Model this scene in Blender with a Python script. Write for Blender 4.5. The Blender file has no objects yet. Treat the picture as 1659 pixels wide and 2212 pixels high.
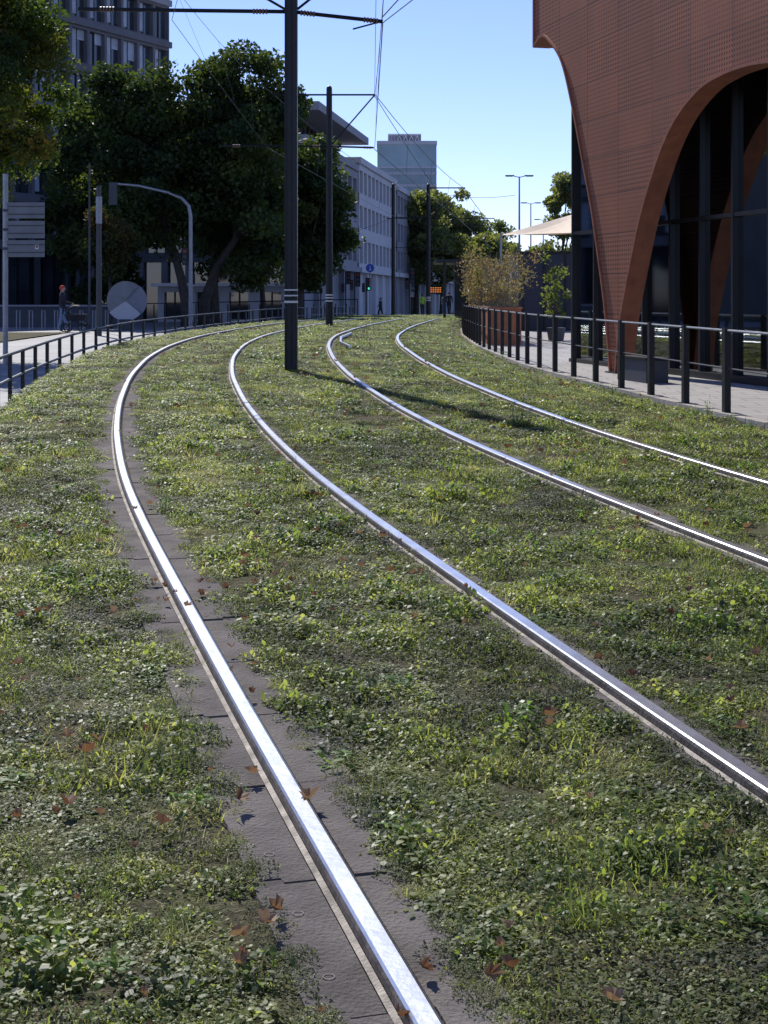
import bpy, math, random
import numpy as np
from mathutils import Vector, Matrix
random.seed(7); rng=np.random.default_rng(7)
scene=bpy.context.scene
C=bpy.context.collection

# ---------------------------------------------------------------- profiles
def table(keys,sm=2.0):
    k=np.array(keys,float); zs=np.arange(-60,700,0.25); v=np.interp(zs,k[:,0],k[:,1])
    r=int(sm*3/0.25); g=np.exp(-0.5*((np.arange(-r,r+1)*0.25)/sm)**2); g/=g.sum()
    vp=np.pad(v,r,mode='edge'); v=np.convolve(vp,g,mode='valid')
    return lambda z: np.interp(z,zs,v)
prof=table([(-60,-.26),(-10,-.26),(0,0),(28,.742),(36,.86),(47,.925),(60,.94),(78,.92),(100,.75),(130,.35),(165,0),(700,0)],1.5)
Lp=table([(-60,-.2),(-5,-.1),(0,0),(24,0),(36,.25),(47,.35),(60,.45),(80,.45),(100,.3),(165,0),(700,0)],2)
Rp=table([(-60,-.2),(0,0),(10,.2),(18,.29),(25,.35),(30,.38),(40,.44),(66,.5),(90,.45),(130,.2),(165,0),(700,0)],2)
C1=table([(-60,17.5),(-5,3.12),(0,1.77),(3.4,.86),(5,.42),(6,.151),(7,-.11),(8,-.37),(10,-.884),(12,-1.36),(15,-1.955),(18,-2.46),(22,-3.02),(26,-3.42),(30,-3.64),(33,-3.69),(36,-3.65),(42,-3.4),(47,-3.05),(60,-1.9),(85,.9),(120,5),(170,11.5),(700,80)],.9)
C2=table([(-60,21.5),(-5,6.65),(0,5.3),(5,3.93),(9,2.84),(10,2.57),(12,2.04),(15,1.355),(18,.825),(22,.255),(26,-.14),(30,-.38),(33,-.45),(36,-.42),(42,-.1),(47,.28),(60,1.35),(85,4.1),(120,8.2),(170,14.5),(700,83)],.9)
Fr=table([(-60,20),(-10,9.3),(0,7.6),(5,6.7),(12,5.3),(18.2,4.26),(25,3.39),(29.3,2.95),(40,2.62),(52,2.8),(66,3.5),(100,7.6),(170,15),(700,90)],1.5)
def slope(fn,z): return (fn(z+.25)-fn(z-.25))/.5
G=.7525
def rail_x(k,z):
    fn=C1 if k<2 else C2; sgn=-1 if k%2==0 else 1
    return fn(z)+sgn*G*np.sqrt(1+slope(fn,z)**2)
def EL(z): return rail_x(0,z)-1.15
def FL(z): return rail_x(0,z)-1.72
def sstep(t): t=np.clip(t,0,1); return t*t*(3-2*t)
def H(x,z):
    x=np.asarray(x,float); z=np.asarray(z,float)
    P=prof(z);L=Lp(z);R=Rp(z)
    wl=sstep((EL(z)-x)/.8); d0=rail_x(3,z)+.6; wr=sstep((x-d0)/np.maximum(Fr(z)-.1-d0,.3))
    return P+wl*(L-P)+wr*(R-P)
def h(x,z): return float(H(x,z))

# ---------------------------------------------------------------- materials
def nt(m): m.use_nodes=True; return m.node_tree.nodes,m.node_tree.links
def ramp(N,L,src,stops):
    r=N.new('ShaderNodeValToRGB'); e=r.color_ramp.elements
    while len(e)<len(stops): e.new(.5)
    for i,(p,c) in enumerate(stops): e[i].position=p; e[i].color=(*c,1)
    L.new(src,r.inputs[0]); return r
def noise(N,L,scale,detail=3,vec=None,rough=.55):
    n=N.new('ShaderNodeTexNoise'); n.inputs['Scale'].default_value=scale; n.inputs['Detail'].default_value=detail; n.inputs['Roughness'].default_value=rough
    if vec is None:
        g=N.new('ShaderNodeNewGeometry'); vec=g.outputs['Position']
    L.new(vec,n.inputs['Vector']); return n
def M(name,col,rough=.7,metal=0,var=.18,scale=2.5,bump=0,bscale=40,spec=.5,emit=None,es=0):
    m=bpy.data.materials.new(name); N,L=nt(m); b=N['Principled BSDF']
    n=noise(N,L,scale,5)
    r=ramp(N,L,n.outputs[0],[(.3,tuple(c*(1-var) for c in col)),(.7,tuple(min(1,c*(1+var)) for c in col))])
    L.new(r.outputs[0],b.inputs['Base Color'])
    b.inputs['Roughness'].default_value=rough; b.inputs['Metallic'].default_value=metal
    b.inputs['Specular IOR Level'].default_value=spec
    if bump:
        n2=noise(N,L,bscale,4); bp=N.new('ShaderNodeBump'); bp.inputs['Strength'].default_value=bump; bp.inputs['Distance'].default_value=.02
        L.new(n2.outputs[0],bp.inputs['Height']); L.new(bp.outputs[0],b.inputs['Normal'])
    if emit: b.inputs['Emission Color'].default_value=(*emit,1); b.inputs['Emission Strength'].default_value=es
    return m
def foliage(name,cols,trans=.45,scale=.8,rough=.55,attr=False,tcol=(2.0,2.1,1.0),inst=True,spec=.3,amp=1.3):
    m=bpy.data.materials.new(name); N,L=nt(m); b=N['Principled BSDF']
    n=noise(N,L,scale,4)
    add=N.new('ShaderNodeMath'); add.operation='MULTIPLY_ADD'
    if attr:
        a=N.new('ShaderNodeAttribute'); a.attribute_name='tone'; src=a.outputs['Fac']
    elif inst:
        a=N.new('ShaderNodeObjectInfo'); src=a.outputs['Random']
    L.new(src,add.inputs[0]); add.inputs[1].default_value=.6; 
    sub=N.new('ShaderNodeMath'); sub.operation='MULTIPLY_ADD'; L.new(n.outputs[0],sub.inputs[0]); sub.inputs[1].default_value=amp; sub.inputs[2].default_value=.2-amp*.5
    L.new(sub.outputs[0],add.inputs[2])
    k=len(cols); r=ramp(N,L,add.outputs[0],[(.1+.8*i/(k-1),c) for i,c in enumerate(cols)])
    L.new(r.outputs[0],b.inputs['Base Color']); b.inputs['Roughness'].default_value=rough; b.inputs['Specular IOR Level'].default_value=spec
    t=N.new('ShaderNodeBsdfTranslucent'); mm=N.new('ShaderNodeVectorMath'); mm.operation='MULTIPLY'
    L.new(r.outputs[0],mm.inputs[0]); mm.inputs[1].default_value=tcol; L.new(mm.outputs[0],t.inputs['Color'])
    mx=N.new('ShaderNodeMixShader'); mx.inputs[0].default_value=trans
    L.new(b.outputs[0],mx.inputs[1]); L.new(t.outputs[0],mx.inputs[2]); L.new(mx.outputs[0],N['Material Output'].inputs[0])
    return m
def uvmat(name,bw,bh,c1,c2,mort,msize=.02,offset=0,rough=.8,perf=None,bump=.3):
    m=bpy.data.materials.new(name); N,L=nt(m); b=N['Principled BSDF']
    uv=N.new('ShaderNodeUVMap'); uv.uv_map='UVMap'
    br=N.new('ShaderNodeTexBrick'); L.new(uv.outputs[0],br.inputs['Vector']); br.offset=offset; br.squash=1
    for k,v in (('Scale',1),('Mortar Size',msize),('Mortar Smooth',0.1),('Brick Width',bw),('Row Height',bh),('Bias',0)): br.inputs[k].default_value=v
    br.inputs['Color1'].default_value=(*c1,1); br.inputs['Color2'].default_value=(*c2,1); br.inputs['Mortar'].default_value=(*mort,1)
    n=noise(N,L,1.1,6); mx=N.new('ShaderNodeMix'); mx.data_type='RGBA'; mx.blend_type='MULTIPLY'; mx.inputs[0].default_value=1
    r=ramp(N,L,n.outputs[0],[(.25,(.74,.74,.76)),(.75,(1.0,.99,.97))]); L.new(br.outputs[0],mx.inputs[6]); L.new(r.outputs[0],mx.inputs[7])
    out=mx.outputs[2]
    if perf:
        sc=N.new('ShaderNodeVectorMath'); sc.operation='SCALE'; sc.inputs['Scale'].default_value=1/perf; L.new(uv.outputs[0],sc.inputs[0])
        fr=N.new('ShaderNodeVectorMath'); fr.operation='FRACTION'; L.new(sc.outputs[0],fr.inputs[0])
        ds=N.new('ShaderNodeVectorMath'); ds.operation='DISTANCE'; L.new(fr.outputs[0],ds.inputs[0]); ds.inputs[1].default_value=(.5,.5,0)
        fl=N.new('ShaderNodeVectorMath'); fl.operation='SNAP'; L.new(uv.outputs[0],fl.inputs[0]); fl.inputs[1].default_value=(bw,bh,1)
        wn=N.new('ShaderNodeTexWhiteNoise'); L.new(fl.outputs[0],wn.inputs[0])
        mr=N.new('ShaderNodeMapRange'); L.new(wn.outputs[0],mr.inputs[0]); mr.inputs[3].default_value=.16; mr.inputs[4].default_value=.29
        lt=N.new('ShaderNodeMath'); lt.operation='LESS_THAN'; L.new(ds.outputs['Value'],lt.inputs[0]); L.new(mr.outputs[0],lt.inputs[1])
        m2=N.new('ShaderNodeMix'); m2.data_type='RGBA'; L.new(lt.outputs[0],m2.inputs[0]); L.new(out,m2.inputs[6]); m2.inputs[7].default_value=(.08,.026,.014,1); out=m2.outputs[2]
    L.new(out,b.inputs['Base Color']); b.inputs['Roughness'].default_value=rough
    bp=N.new('ShaderNodeBump'); bp.inputs['Strength'].default_value=bump; bp.inputs['Distance'].default_value=.01; L.new(br.outputs['Fac'],bp.inputs['Height']); bp.invert=True; L.new(bp.outputs[0],b.inputs['Normal'])
    return m

m_steel_top=M('rail_polished',(.50,.515,.545),.31,1,.16,5,.05,30)
m_steel_side=M('rail_side',(.17,.14,.115),.55,.3,.4,14,.3,60)
m_filler=M('joint_filler',(.42,.37,.30),.9,0,.45,12,.4,90)
m_slab=M('concrete_slab',(.150,.134,.122),.95,0,.36,4,.6,70,.2)
m_plug=M('slab_plug',(.18,.165,.15),.9,0,.3,20)
m_slabdark=M('slab_joint',(.02,.018,.016),.95)
m_black=M('black_steel',(.012,.014,.017),.45,0,.3,8,spec=.35)
m_polegrey=M('pole_grey',(.05,.056,.065),.5,0,.2,6)
m_galv=M('galvanised_steel',(.30,.31,.33),.45,.5,.15,8)
m_plate=M('sign_back',(.20,.21,.22),.6,0,.15,3)
m_white=M('white_paint',(.75,.75,.74),.5,0,.05)
m_wire=M('copper_wire',(.10,.10,.11),.5,.3)
m_insul=M('insulator',(.18,.10,.07),.35)
m_asphalt=M('asphalt',(.075,.075,.078),.85,0,.3,1.5,.4,60)
m_road=M('road_concrete',(.22,.22,.225),.7,0,.35,.7,.3,40)
m_kerb=M('kerb_stone',(.36,.33,.29),.85,0,.25,8,.3,40)
m_glass=M('dark_glass',(.30,.33,.35),.03,1,.25,.6)
m_glassb=M('facade_glass',(.035,.045,.055),.06,0,.4,.4,spec=1.0)
m_glassblue=M('tower_glass',(.26,.38,.42),.3,0,.25,.1,spec=.6)
m_mull=M('mullion_dark',(.012,.013,.015),.4)
m_rust=M('weathered_steel_trim',(.33,.115,.058),.65,0,.22,4,.2,60)
m_curtain=uvmat('perforated_rust_panels',1.5,.75,(.42,.148,.070),(.35,.122,.058),(.13,.045,.026),.010,0,.7,perf=.085)
m_paving=uvmat('paving',.6,.4,(.42,.395,.365),(.36,.34,.32),(.17,.16,.15),.012,.5,.85)
m_stonew=M('light_stone',(.52,.53,.56),.8,0,.08,.5)
m_stoneg=M('grey_stone',(.27,.28,.31),.8,0,.12,.5)
m_concd=M('dark_concrete',(.065,.07,.082),.8,0,.2,.6)
m_panelw=M('window_panel',(.36,.41,.48),.6,0,.25,.9)
m_officewall=M('office_wall',(.12,.125,.145),.8,0,.15,.5)
m_navy=M('navy_panel',(.012,.018,.038),.5,0,.25,1)
m_sail=M('sail_cloth',(.80,.64,.46),.8,0,.06)
m_bark=M('bark',(.06,.05,.04),.9,0,.4,6,.6,25)
m_skin=M('skin',(.5,.32,.24),.6); m_hair=M('hair',(.05,.03,.02),.7)
m_jean=M('denim',(.16,.24,.38),.8); m_dark=M('dark_cloth',(.025,.025,.03),.8); m_red=M('red_cloth',(.6,.05,.03),.8)
m_shoe=M('shoe',(.04,.03,.03),.6); m_vest=M('hi_vis_vest',(.5,.75,.05),.7); m_greycl=M('grey_cloth',(.25,.26,.3),.8)
m_blue=M('sign_blue',(.02,.10,.5),.4,0,.03); m_rubber=M('tyre',(.015,.015,.015),.8)
m_carw=M('car_white',(.65,.66,.68),.25,0,.03); m_carg=M('car_silver',(.35,.38,.42),.25,.5,.03); m_card=M('car_dark',(.03,.035,.045),.25,0,.03)
m_lamp=M('headlight',(.8,.8,.78),.15); m_redl=M('signal_red',(.25,.02,.01),.4); m_grnl=M('signal_green',(.02,.35,.2),.4,emit=(.1,1,.6),es=.9)
m_orange=M('display_orange',(.9,.3,.05),.5,emit=(1,.28,.03),es=1.2)

m_clover=foliage('weed_leaves',[(.045,.065,.025),(.12,.16,.05),(.21,.245,.08),(.34,.34,.15)],.5,1.5,.46,spec=.45,amp=2.0)
m_blade=foliage('grass_blades',[(.08,.105,.035),(.17,.205,.07),(.26,.27,.10),(.36,.33,.18)],.5,1.1,amp=1.9)
m_moss=foliage('moss',[(.030,.040,.022),(.07,.085,.038),(.15,.16,.07)],.4,1.6,amp=1.8)
m_straw=foliage('dry_grass',[(.24,.20,.13),(.38,.32,.21),(.20,.18,.10)],.3,2,tcol=(1.3,1.2,1))
m_broad=foliage('broad_leaves',[(.06,.11,.022),(.11,.19,.04),(.18,.27,.06)],.5,2,.42,spec=.4)
m_fallen=foliage('fallen_leaf',[(.10,.055,.035),(.24,.13,.07),(.36,.26,.16),(.17,.09,.05)],.25,9,.6,tcol=(1.2,1,.7))
m_flower=M('yellow_flower',(.75,.5,.03),.6)
def treemat(n,cols,t=.5,tc=(2.2,2.2,.8)): return foliage(n,cols,t,.5,.55,attr=True,tcol=tc,spec=.25)
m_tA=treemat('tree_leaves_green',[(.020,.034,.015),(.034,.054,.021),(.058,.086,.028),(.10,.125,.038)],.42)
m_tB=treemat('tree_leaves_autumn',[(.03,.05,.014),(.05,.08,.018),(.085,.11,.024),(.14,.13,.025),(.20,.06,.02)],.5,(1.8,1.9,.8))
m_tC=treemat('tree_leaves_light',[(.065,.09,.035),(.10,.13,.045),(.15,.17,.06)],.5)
m_tE=treemat('tree_leaves_hazed',[(.10,.12,.065),(.14,.16,.075),(.20,.21,.09)],.5)  # paler greens: aerial haze painted into the leaf colour
m_tD=treemat('maple_leaves',[(.03,.045,.016),(.05,.06,.02),(.08,.04,.016)],.4)
m_dry=treemat('shrub_leaves',[(.16,.12,.06),(.25,.19,.10),(.13,.14,.05),(.32,.25,.14)],.45,(1.6,1.5,1))

m_ground=bpy.data.materials.new('soil_and_moss'); N,L=nt(m_ground); b=N['Principled BSDF']
n1=noise(N,L,1.3,6); n2=noise(N,L,26,5,rough=.7)
r1=ramp(N,L,n1.outputs[0],[(.3,(.12,.095,.07)),(.5,(.11,.105,.06)),(.7,(.16,.155,.08))])
r2=ramp(N,L,n2.outputs[0],[(.3,(.35,.35,.35)),(.7,(1.25,1.2,1.1))])
mx=N.new('ShaderNodeMix'); mx.data_type='RGBA'; mx.blend_type='MULTIPLY'; mx.inputs[0].default_value=1
L.new(r1.outputs[0],mx.inputs[6]);L.new(r2.outputs[0],mx.inputs[7]);L.new(mx.outputs[2],b.inputs['Base Color']); b.inputs['Roughness'].default_value=.95
b.inputs['Specular IOR Level'].default_value=.15
bp=N.new('ShaderNodeBump'); bp.inputs['Strength'].default_value=.9; bp.inputs['Distance'].default_value=.03; L.new(n2.outputs[0],bp.inputs['Height']); L.new(bp.outputs[0],b.inputs['Normal'])

# ---------------------------------------------------------------- mesh helpers
def group(name,loc=(0,0,0)):
    e=bpy.data.objects.new(name,None); e.location=loc; e.empty_display_size=.3; C.objects.link(e); return e
def setpar(o,p):
    if p is not None:
        o.parent=p; o.matrix_parent_inverse=Matrix.Translation(-Vector(p.location))
class Fr3:
    def __init__(s,p0,p1):
        s.o=Vector((p0[0],p0[1],0)); d=Vector((p1[0]-p0[0],p1[1]-p0[1],0)); s.len=d.length; s.d=d.normalized(); s.n=Vector((s.d.y,-s.d.x,0))
    def p(s,a,t,z): v=s.o+s.d*a+s.n*t; return (v.x,v.y,z)
class MB:
    def __init__(s): s.v=[];s.f=[];s.m=[];s.mats=[]
    def add(s,vs,fs,mat):
        if mat not in s.mats: s.mats.append(mat)
        i=s.mats.index(mat); o=len(s.v); s.v+=[tuple(v) for v in vs]
        for f in fs: s.f.append(tuple(o+k for k in f)); s.m.append(i)
    def hexa(s,p,mat):
        s.add(p,[(0,3,2,1),(4,5,6,7),(0,1,5,4),(1,2,6,5),(2,3,7,6),(3,0,4,7)],mat)
    def fb(s,fr,s0,s1,t0,t1,z0,z1,mat):
        P=fr.p; s.hexa([P(s0,t1,z0),P(s1,t1,z0),P(s1,t0,z0),P(s0,t0,z0),P(s0,t1,z1),P(s1,t1,z1),P(s1,t0,z1),P(s0,t0,z1)],mat)
    def box(s,c,sz,mat,rz=0):
        ca,sa=math.cos(rz),math.sin(rz); p=[]
        for dz in(-.5,.5):
            for dx,dy in((-.5,-.5),(.5,-.5),(.5,.5),(-.5,.5)):
                x=dx*sz[0];y=dy*sz[1]; p.append((c[0]+x*ca-y*sa,c[1]+x*sa+y*ca,c[2]+dz*sz[2]))
        s.hexa(p,mat)
    def tube(s,pts,rad,mat,n=8):
        pts=[Vector(p) for p in pts]; k=len(pts)
        if not hasattr(rad,'__len__'): rad=[rad]*k
        vs=[];ref=None
        for i,p in enumerate(pts):
            t=(pts[min(i+1,k-1)]-pts[max(i-1,0)]).normalized()
            if ref is None: ref=Vector((0,0,1)) if abs(t.z)<.8 else Vector((1,0,0))
            a=t.cross(ref).normalized(); bb=t.cross(a).normalized()
            if abs(t.dot(ref))>.95: a=t.cross(Vector((1,0,0)) if abs(t.x)<.8 else Vector((0,1,0))).normalized(); bb=t.cross(a)
            for j in range(n):
                an=2*math.pi*j/n; vs.append(p+(a*math.cos(an)+bb*math.sin(an))*rad[i])
        fs=[]
        for i in range(k-1):
            for j in range(n): fs.append((i*n+j,i*n+(j+1)%n,(i+1)*n+(j+1)%n,(i+1)*n+j))
        fs.append(tuple(range(n-1,-1,-1))); fs.append(tuple((k-1)*n+j for j in range(n)))
        s.add(vs,fs,mat)
    def build(s,name,parent=None,smooth=False):
        me=bpy.data.meshes.new(name); me.from_pydata(s.v,[],s.f)
        for m in s.mats: me.materials.append(m)
        me.polygons.foreach_set('material_index',s.m)
        if smooth: me.polygons.foreach_set('use_smooth',[True]*len(me.polygons))
        me.update(); o=bpy.data.objects.new(name,me); C.objects.link(o); setpar(o,parent); return o
def grid_mesh(name,X,Y,Z,mat,parent=None,uv=False):
    r,c=X.shape; v=np.stack([X,Y,Z],-1).reshape(-1,3)
    i=np.arange(r*c).reshape(r,c); q=np.stack([i[:-1,:-1],i[:-1,1:],i[1:,1:],i[1:,:-1]],-1).reshape(-1,4)
    me=bpy.data.meshes.new(name); me.from_pydata(v.tolist(),[],q.tolist()); me.materials.append(mat)
    me.polygons.foreach_set('use_smooth',[True]*len(me.polygons))
    if uv:
        u=me.uv_layers.new(name='UVMap'); li=np.empty(len(me.loops),np.int32); me.loops.foreach_get('vertex_index',li)
        u.data.foreach_set('uv',v[li][:,:2].astype(np.float32).ravel())
    me.update(); o=bpy.data.objects.new(name,me); C.objects.link(o); setpar(o,parent); return o
def quads(name,V,tone,mat,parent):
    n=len(V); me=bpy.data.meshes.new(name); me.vertices.add(n*4); me.vertices.foreach_set('co',V.astype(np.float32).ravel())
    me.loops.add(n*4); me.loops.foreach_set('vertex_index',np.arange(n*4,dtype=np.int32)); me.polygons.add(n)
    me.polygons.foreach_set('loop_start',np.arange(0,n*4,4,dtype=np.int32)); me.materials.append(mat)
    me.update(calc_edges=True); a=me.attributes.new('tone','FLOAT','POINT'); a.data.foreach_set('value',np.repeat(tone,4).astype(np.float32))
    o=bpy.data.objects.new(name,me); C.objects.link(o); setpar(o,parent); return o

# ---------------------------------------------------------------- ground
xs=np.concatenate([[-1500,-700,-300,-120,-60],np.arange(-36,-12,1.5),np.arange(-12,12,.2),np.arange(12,36,1.5),[40,60,120,300,700,1500]])
zs=np.concatenate([[-60,-40,-25,-15,-8],np.arange(-4,60,.5),np.arange(60,170,2),[180,220,300,450,600,1000,2600]])
Xg,Yg=np.meshgrid(xs,zs); grid_mesh('ground',Xg,Yg,H(Xg,Yg),m_ground)
zz=np.concatenate([np.arange(-6,60,.5),np.arange(60,90.1,1)])
t=np.concatenate([np.linspace(0,2,9),np.linspace(3,34,20)])
Yr=np.repeat(zz[:,None],len(t),1); Xr=(FL(zz)-.12)[:,None]-t[None,:]; grid_mesh('road',Xr,Yr,H(Xr,Yr)+.02,m_road)
zz=np.concatenate([np.arange(89,170,1.5),[180,220,300,420]]); t=np.linspace(-60,60,121)
Yr=np.repeat(zz[:,None],len(t),1); Xr=np.repeat(t[None,:],len(zz),0); grid_mesh('road',Xr,Yr,H(Xr,Yr)+.03,m_asphalt)
zz=np.concatenate([np.arange(-6,60,.5),np.arange(60,88.1,1)]); t=np.concatenate([np.linspace(0,1,6),np.linspace(1.5,26,20)])
Yr=np.repeat(zz[:,None],len(t),1); Xr=(Fr(zz)+.02)[:,None]+t[None,:]; grid_mesh('pavement',Xr,Yr,H(Xr,Yr)+.03,m_paving,uv=True)
mb=MB()
for z in np.arange(-4,64,1.0):
    a=(float(Fr(z)),z); bq=(float(Fr(z+.985)),z+.985); f=Fr3(a,bq); hz=h(a[0]+.1,z)
    mb.fb(f,0,f.len,-.1,.08,hz-.15,hz+.075,m_kerb)
mb.build('kerb')
mb=MB()
for i in range(9):
    x=-4+i*1.1; z0,z1=93,96.5
    mb.add([(x,z0,h(x,z0)+.045),(x+.5,z0,h(x+.5,z0)+.045),(x+.5,z1,h(x+.5,z1)+.045),(x,z1,h(x,z1)+.045)],[(0,1,2,3)],m_white)
mb.build('road_marking')
mb=MB()
for z in np.arange(46,58,2.): mb.add([(x,y,h(x,y)+.06) for x,y in((-26,z),(-12.4,z),(-12.4,z+2),(-26,z+2))],[(0,1,2,3)],m_ground)
mb.build('grass_verge')

# ---------------------------------------------------------------- rails
def railpos(k,z,off):
    fn=C1 if k<2 else C2; s=slope(fn,z); q=np.sqrt(1+s*s); x=rail_x(k,z)
    return x+off/q, z-off*s/q
prof_pts=[(-.037,-.03),(-.037,.040),(-.033,.051),(-.026,.0560),(.022,.0575),(.031,.053),(.037,.042),(.037,-.03)]
HW=[(.235,.245),(.10,.14),(.11,.20),(.075,.08)]
for k in range(4):
    e=group('tram_rail',(float(rail_x(k,6)),6,h(rail_x(k,6),6)))
    mb=MB(); ys=np.concatenate([np.arange(-5,30,.25),np.arange(30,62,.5)]); vs=[];fs=[];tops=[]
    for y in ys:
        bx=float(rail_x(k,y)); base=h(bx,y)
        for o,z in prof_pts:
            px,py=railpos(k,y,o); vs.append((float(px),float(py),base+z))
    n=len(prof_pts)
    for i in range(len(ys)-1):
        for j in range(n-1):
            (tops if 2<=j<=4 else fs).append((i*n+j,i*n+j+1,(i+1)*n+j+1,(i+1)*n+j))
    mb.add(vs,fs,m_steel_side); mb2=MB(); mb2.add(vs,tops,m_steel_top)
    mb.build('rail_web',e,False); mb2.build('rail_head',e,False)
    mb=MB()
    for sgn in(-1,1):
        ys2=np.arange(-4,45,.3)
        a=[(*map(float,railpos(k,y,sgn*.039)),h(rail_x(k,y),y)+.018) for y in ys2]; bb=[(*map(float,railpos(k,y,sgn*(.056 if sgn<0 else .048))),h(rail_x(k,y),y)+.012) for y in ys2]
        m_=len(ys2); mb.add(a+bb,[(i,i+1,m_+i+1,m_+i) for i in range(m_-1)],m_filler if sgn<0 else m_slabdark)
        y=-4+.2*k
        while y<46:
            ln=.745; g=.006; hw=HW[k][0 if sgn<0 else 1]; c1_=.058+(hw-.058)*.5; c2_=c1_+.004
            def P(yy,o,dz=.016): 
                px,py=railpos(k,yy,sgn*o); return (float(px),float(py),h(rail_x(k,yy),yy)+dz)
            st=.03; dz=.014+random.uniform(-.005,.005)
            top=[P(y+g,.058,dz),P(y+g+ln/2,.058,dz),P(y+ln-g,.058,dz),P(y+ln-g,c1_,dz),P(y+ln-g+st,c2_,dz),P(y+ln-g+st,hw,dz),P(y+g+st+ln/2,hw,dz),P(y+g+st,hw,dz),P(y+g+st,c2_,dz),P(y+g,c1_,dz)]
            bot=[(p[0],p[1],p[2]-.06) for p in top]; nn=len(top)
            mb.add(top+bot,[tuple(range(nn))]+[(i,nn+i,nn+(i+1)%nn,(i+1)%nn) for i in range(nn)],m_slab)
            if y<12 and hw>.19:
                for yy in(y+.2,y+.55):
                    c=P(yy,.15,dz+.003); R=.016
                    ring=[(c[0]+R*math.cos(a_)*r_,c[1]+R*math.sin(a_)*r_,c[2]) for r_ in(1,.8) for a_ in np.linspace(0,2*math.pi,12,endpoint=False)]
                    mb.add(ring,[(i,(i+1)%12,12+(i+1)%12,12+i) for i in range(12)],m_plug)
            y+=ln
    mb.build('concrete_slabs',e)
mb=MB(); pts=[(float(rail_x(2,z))+o,z,h(rail_x(2,z),z)+.06) for z,o in((29.5,.42),(31.5,.24),(34,.2),(37,.3))]; mb.tube(pts,.035,m_steel_top,6); mb.build('check_rail')

# ---------------------------------------------------------------- grass
tuftC=bpy.data.collections.new('weed_kinds')
def leaf(mb,base,az,el,ln,w,curl,mat,steps=(0,.35,.7,1),ws=(.25,1,.85,0)):
    d=Vector((math.cos(az),math.sin(az),0)); side=Vector((-d.y,d.x,0)); p=Vector(base); vs=[];e=el;pt=0
    for t_,w_ in zip(steps,ws):
        p=p+(d*math.cos(e)+Vector((0,0,math.sin(e))))*ln*(t_-pt); pt=t_; e-=curl*.35
        if w_==0: vs.append(p.copy())
        else: vs+= [p-side*w*w_*.5,p+side*w*w_*.5]
    fs=[]; n=len(vs); i=0
    while i+3<n: fs.append((i,i+1,i+3,i+2)); i+=2
    if n%2: fs.append((n-3,n-2,n-1))
    mb.add(vs,fs,mat)
U=random.uniform
def rp(r):
    a=U(0,6.283); q=r*math.sqrt(random.random()); return q*math.cos(a),q*math.sin(a)
def tuft(i,fn):
    mb=MB(); fn(mb); me_o=mb.build('kind_%02d'%i); C.objects.unlink(me_o); tuftC.objects.link(me_o)
def clover(n,r,l0,l1,mat,hz,nb=14):
    def f(mb):
        for _ in range(n):
            x,y=rp(r); hh=hz*(1-(x*x+y*y)/(r*r))*U(.15,1)+.003; l=U(l0,l1); leaf(mb,(x,y,hh),U(0,6.28),U(-.5,1.1),l,l*U(.4,.75),U(0,1),mat)
        for _ in range(nb):
            x,y=rp(r); leaf(mb,(x,y,0),U(0,6.28),U(.6,1.4),U(.02,.06),.003,U(0,1),m_blade)
    return f
def blades(n,r,l0,l1,mat,e0=.5,e1=1.4,w=.004):
    def f(mb):
        for _ in range(n):
            x,y=rp(r); leaf(mb,(x,y,0),U(0,6.28),U(e0,e1),U(l0,l1),U(.7,1.3)*w,U(.3,1.8),mat,ws=(.8,1,.7,0))
    return f
def moss(mb):
    for _ in range(180):
        x,y=rp(.12); hh=.035*(1-(x*x+y*y)/.0144)*U(.2,1); leaf(mb,(x,y,hh),U(0,6.28),U(.1,1.3),U(.009,.02),U(.005,.009),U(0,1),m_moss,(0,.5,1),(.5,1,0))
def dand(mb):
    for k in range(11): leaf(mb,(0,0,.01),k*.571*1.0+U(-.2,.2),U(.15,.8),U(.06,.12),U(.015,.026),U(.6,1.6),m_broad,(0,.15,.3,.4,.55,.65,.85,1),(.2,.4,.9,.45,1,.6,.8,0))
def broad(mb):
    for k in range(28):
        x,y=rp(.07); l=U(.022,.042); leaf(mb,(x,y,U(.01,.07)),U(0,6.28),U(-.2,1),l,l*U(.4,.65),U(0,1.2),m_broad)
def tall(mb):
    for s_ in range(5):
        x,y=rp(.04); a=U(0,6.28); hh=U(.12,.24)
        mb.tube([(x,y,0),(x+.02*math.cos(a),y+.02*math.sin(a),hh)],[.002,.001],m_broad,4)
        for k in range(9): leaf(mb,(x+.01*math.cos(a),y+.01*math.sin(a),hh*U(.2,1)),U(0,6.28),U(0,1),U(.03,.06),U(.006,.015),U(.3,1.3),m_broad)
def flower(mb):
    dand(mb); mb.tube([(0,0,0),(.01,0,.07)],.002,m_broad,4)
    for k in range(9): leaf(mb,(.01,0,.07),k*.7,.4,.016,.008,.3,m_flower,(0,.6,1),(.4,1,0))
kinds=[clover(140,.13,.013,.026,m_clover,.05,18),clover(95,.12,.017,.034,m_clover,.06),clover(180,.13,.010,.019,m_clover,.035,20),clover(140,.13,.011,.022,m_moss,.06),
 blades(85,.10,.03,.085,m_blade),blades(115,.13,.025,.06,m_blade),blades(45,.05,.06,.13,m_blade,.8,1.45),moss,moss,dand,blades(60,.13,.04,.11,m_straw,.05,.6,.003),broad,tall,flower]
for i,f in enumerate(kinds): tuft(i,f)
leafC=bpy.data.collections.new('fallen_leaf_kinds')
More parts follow.
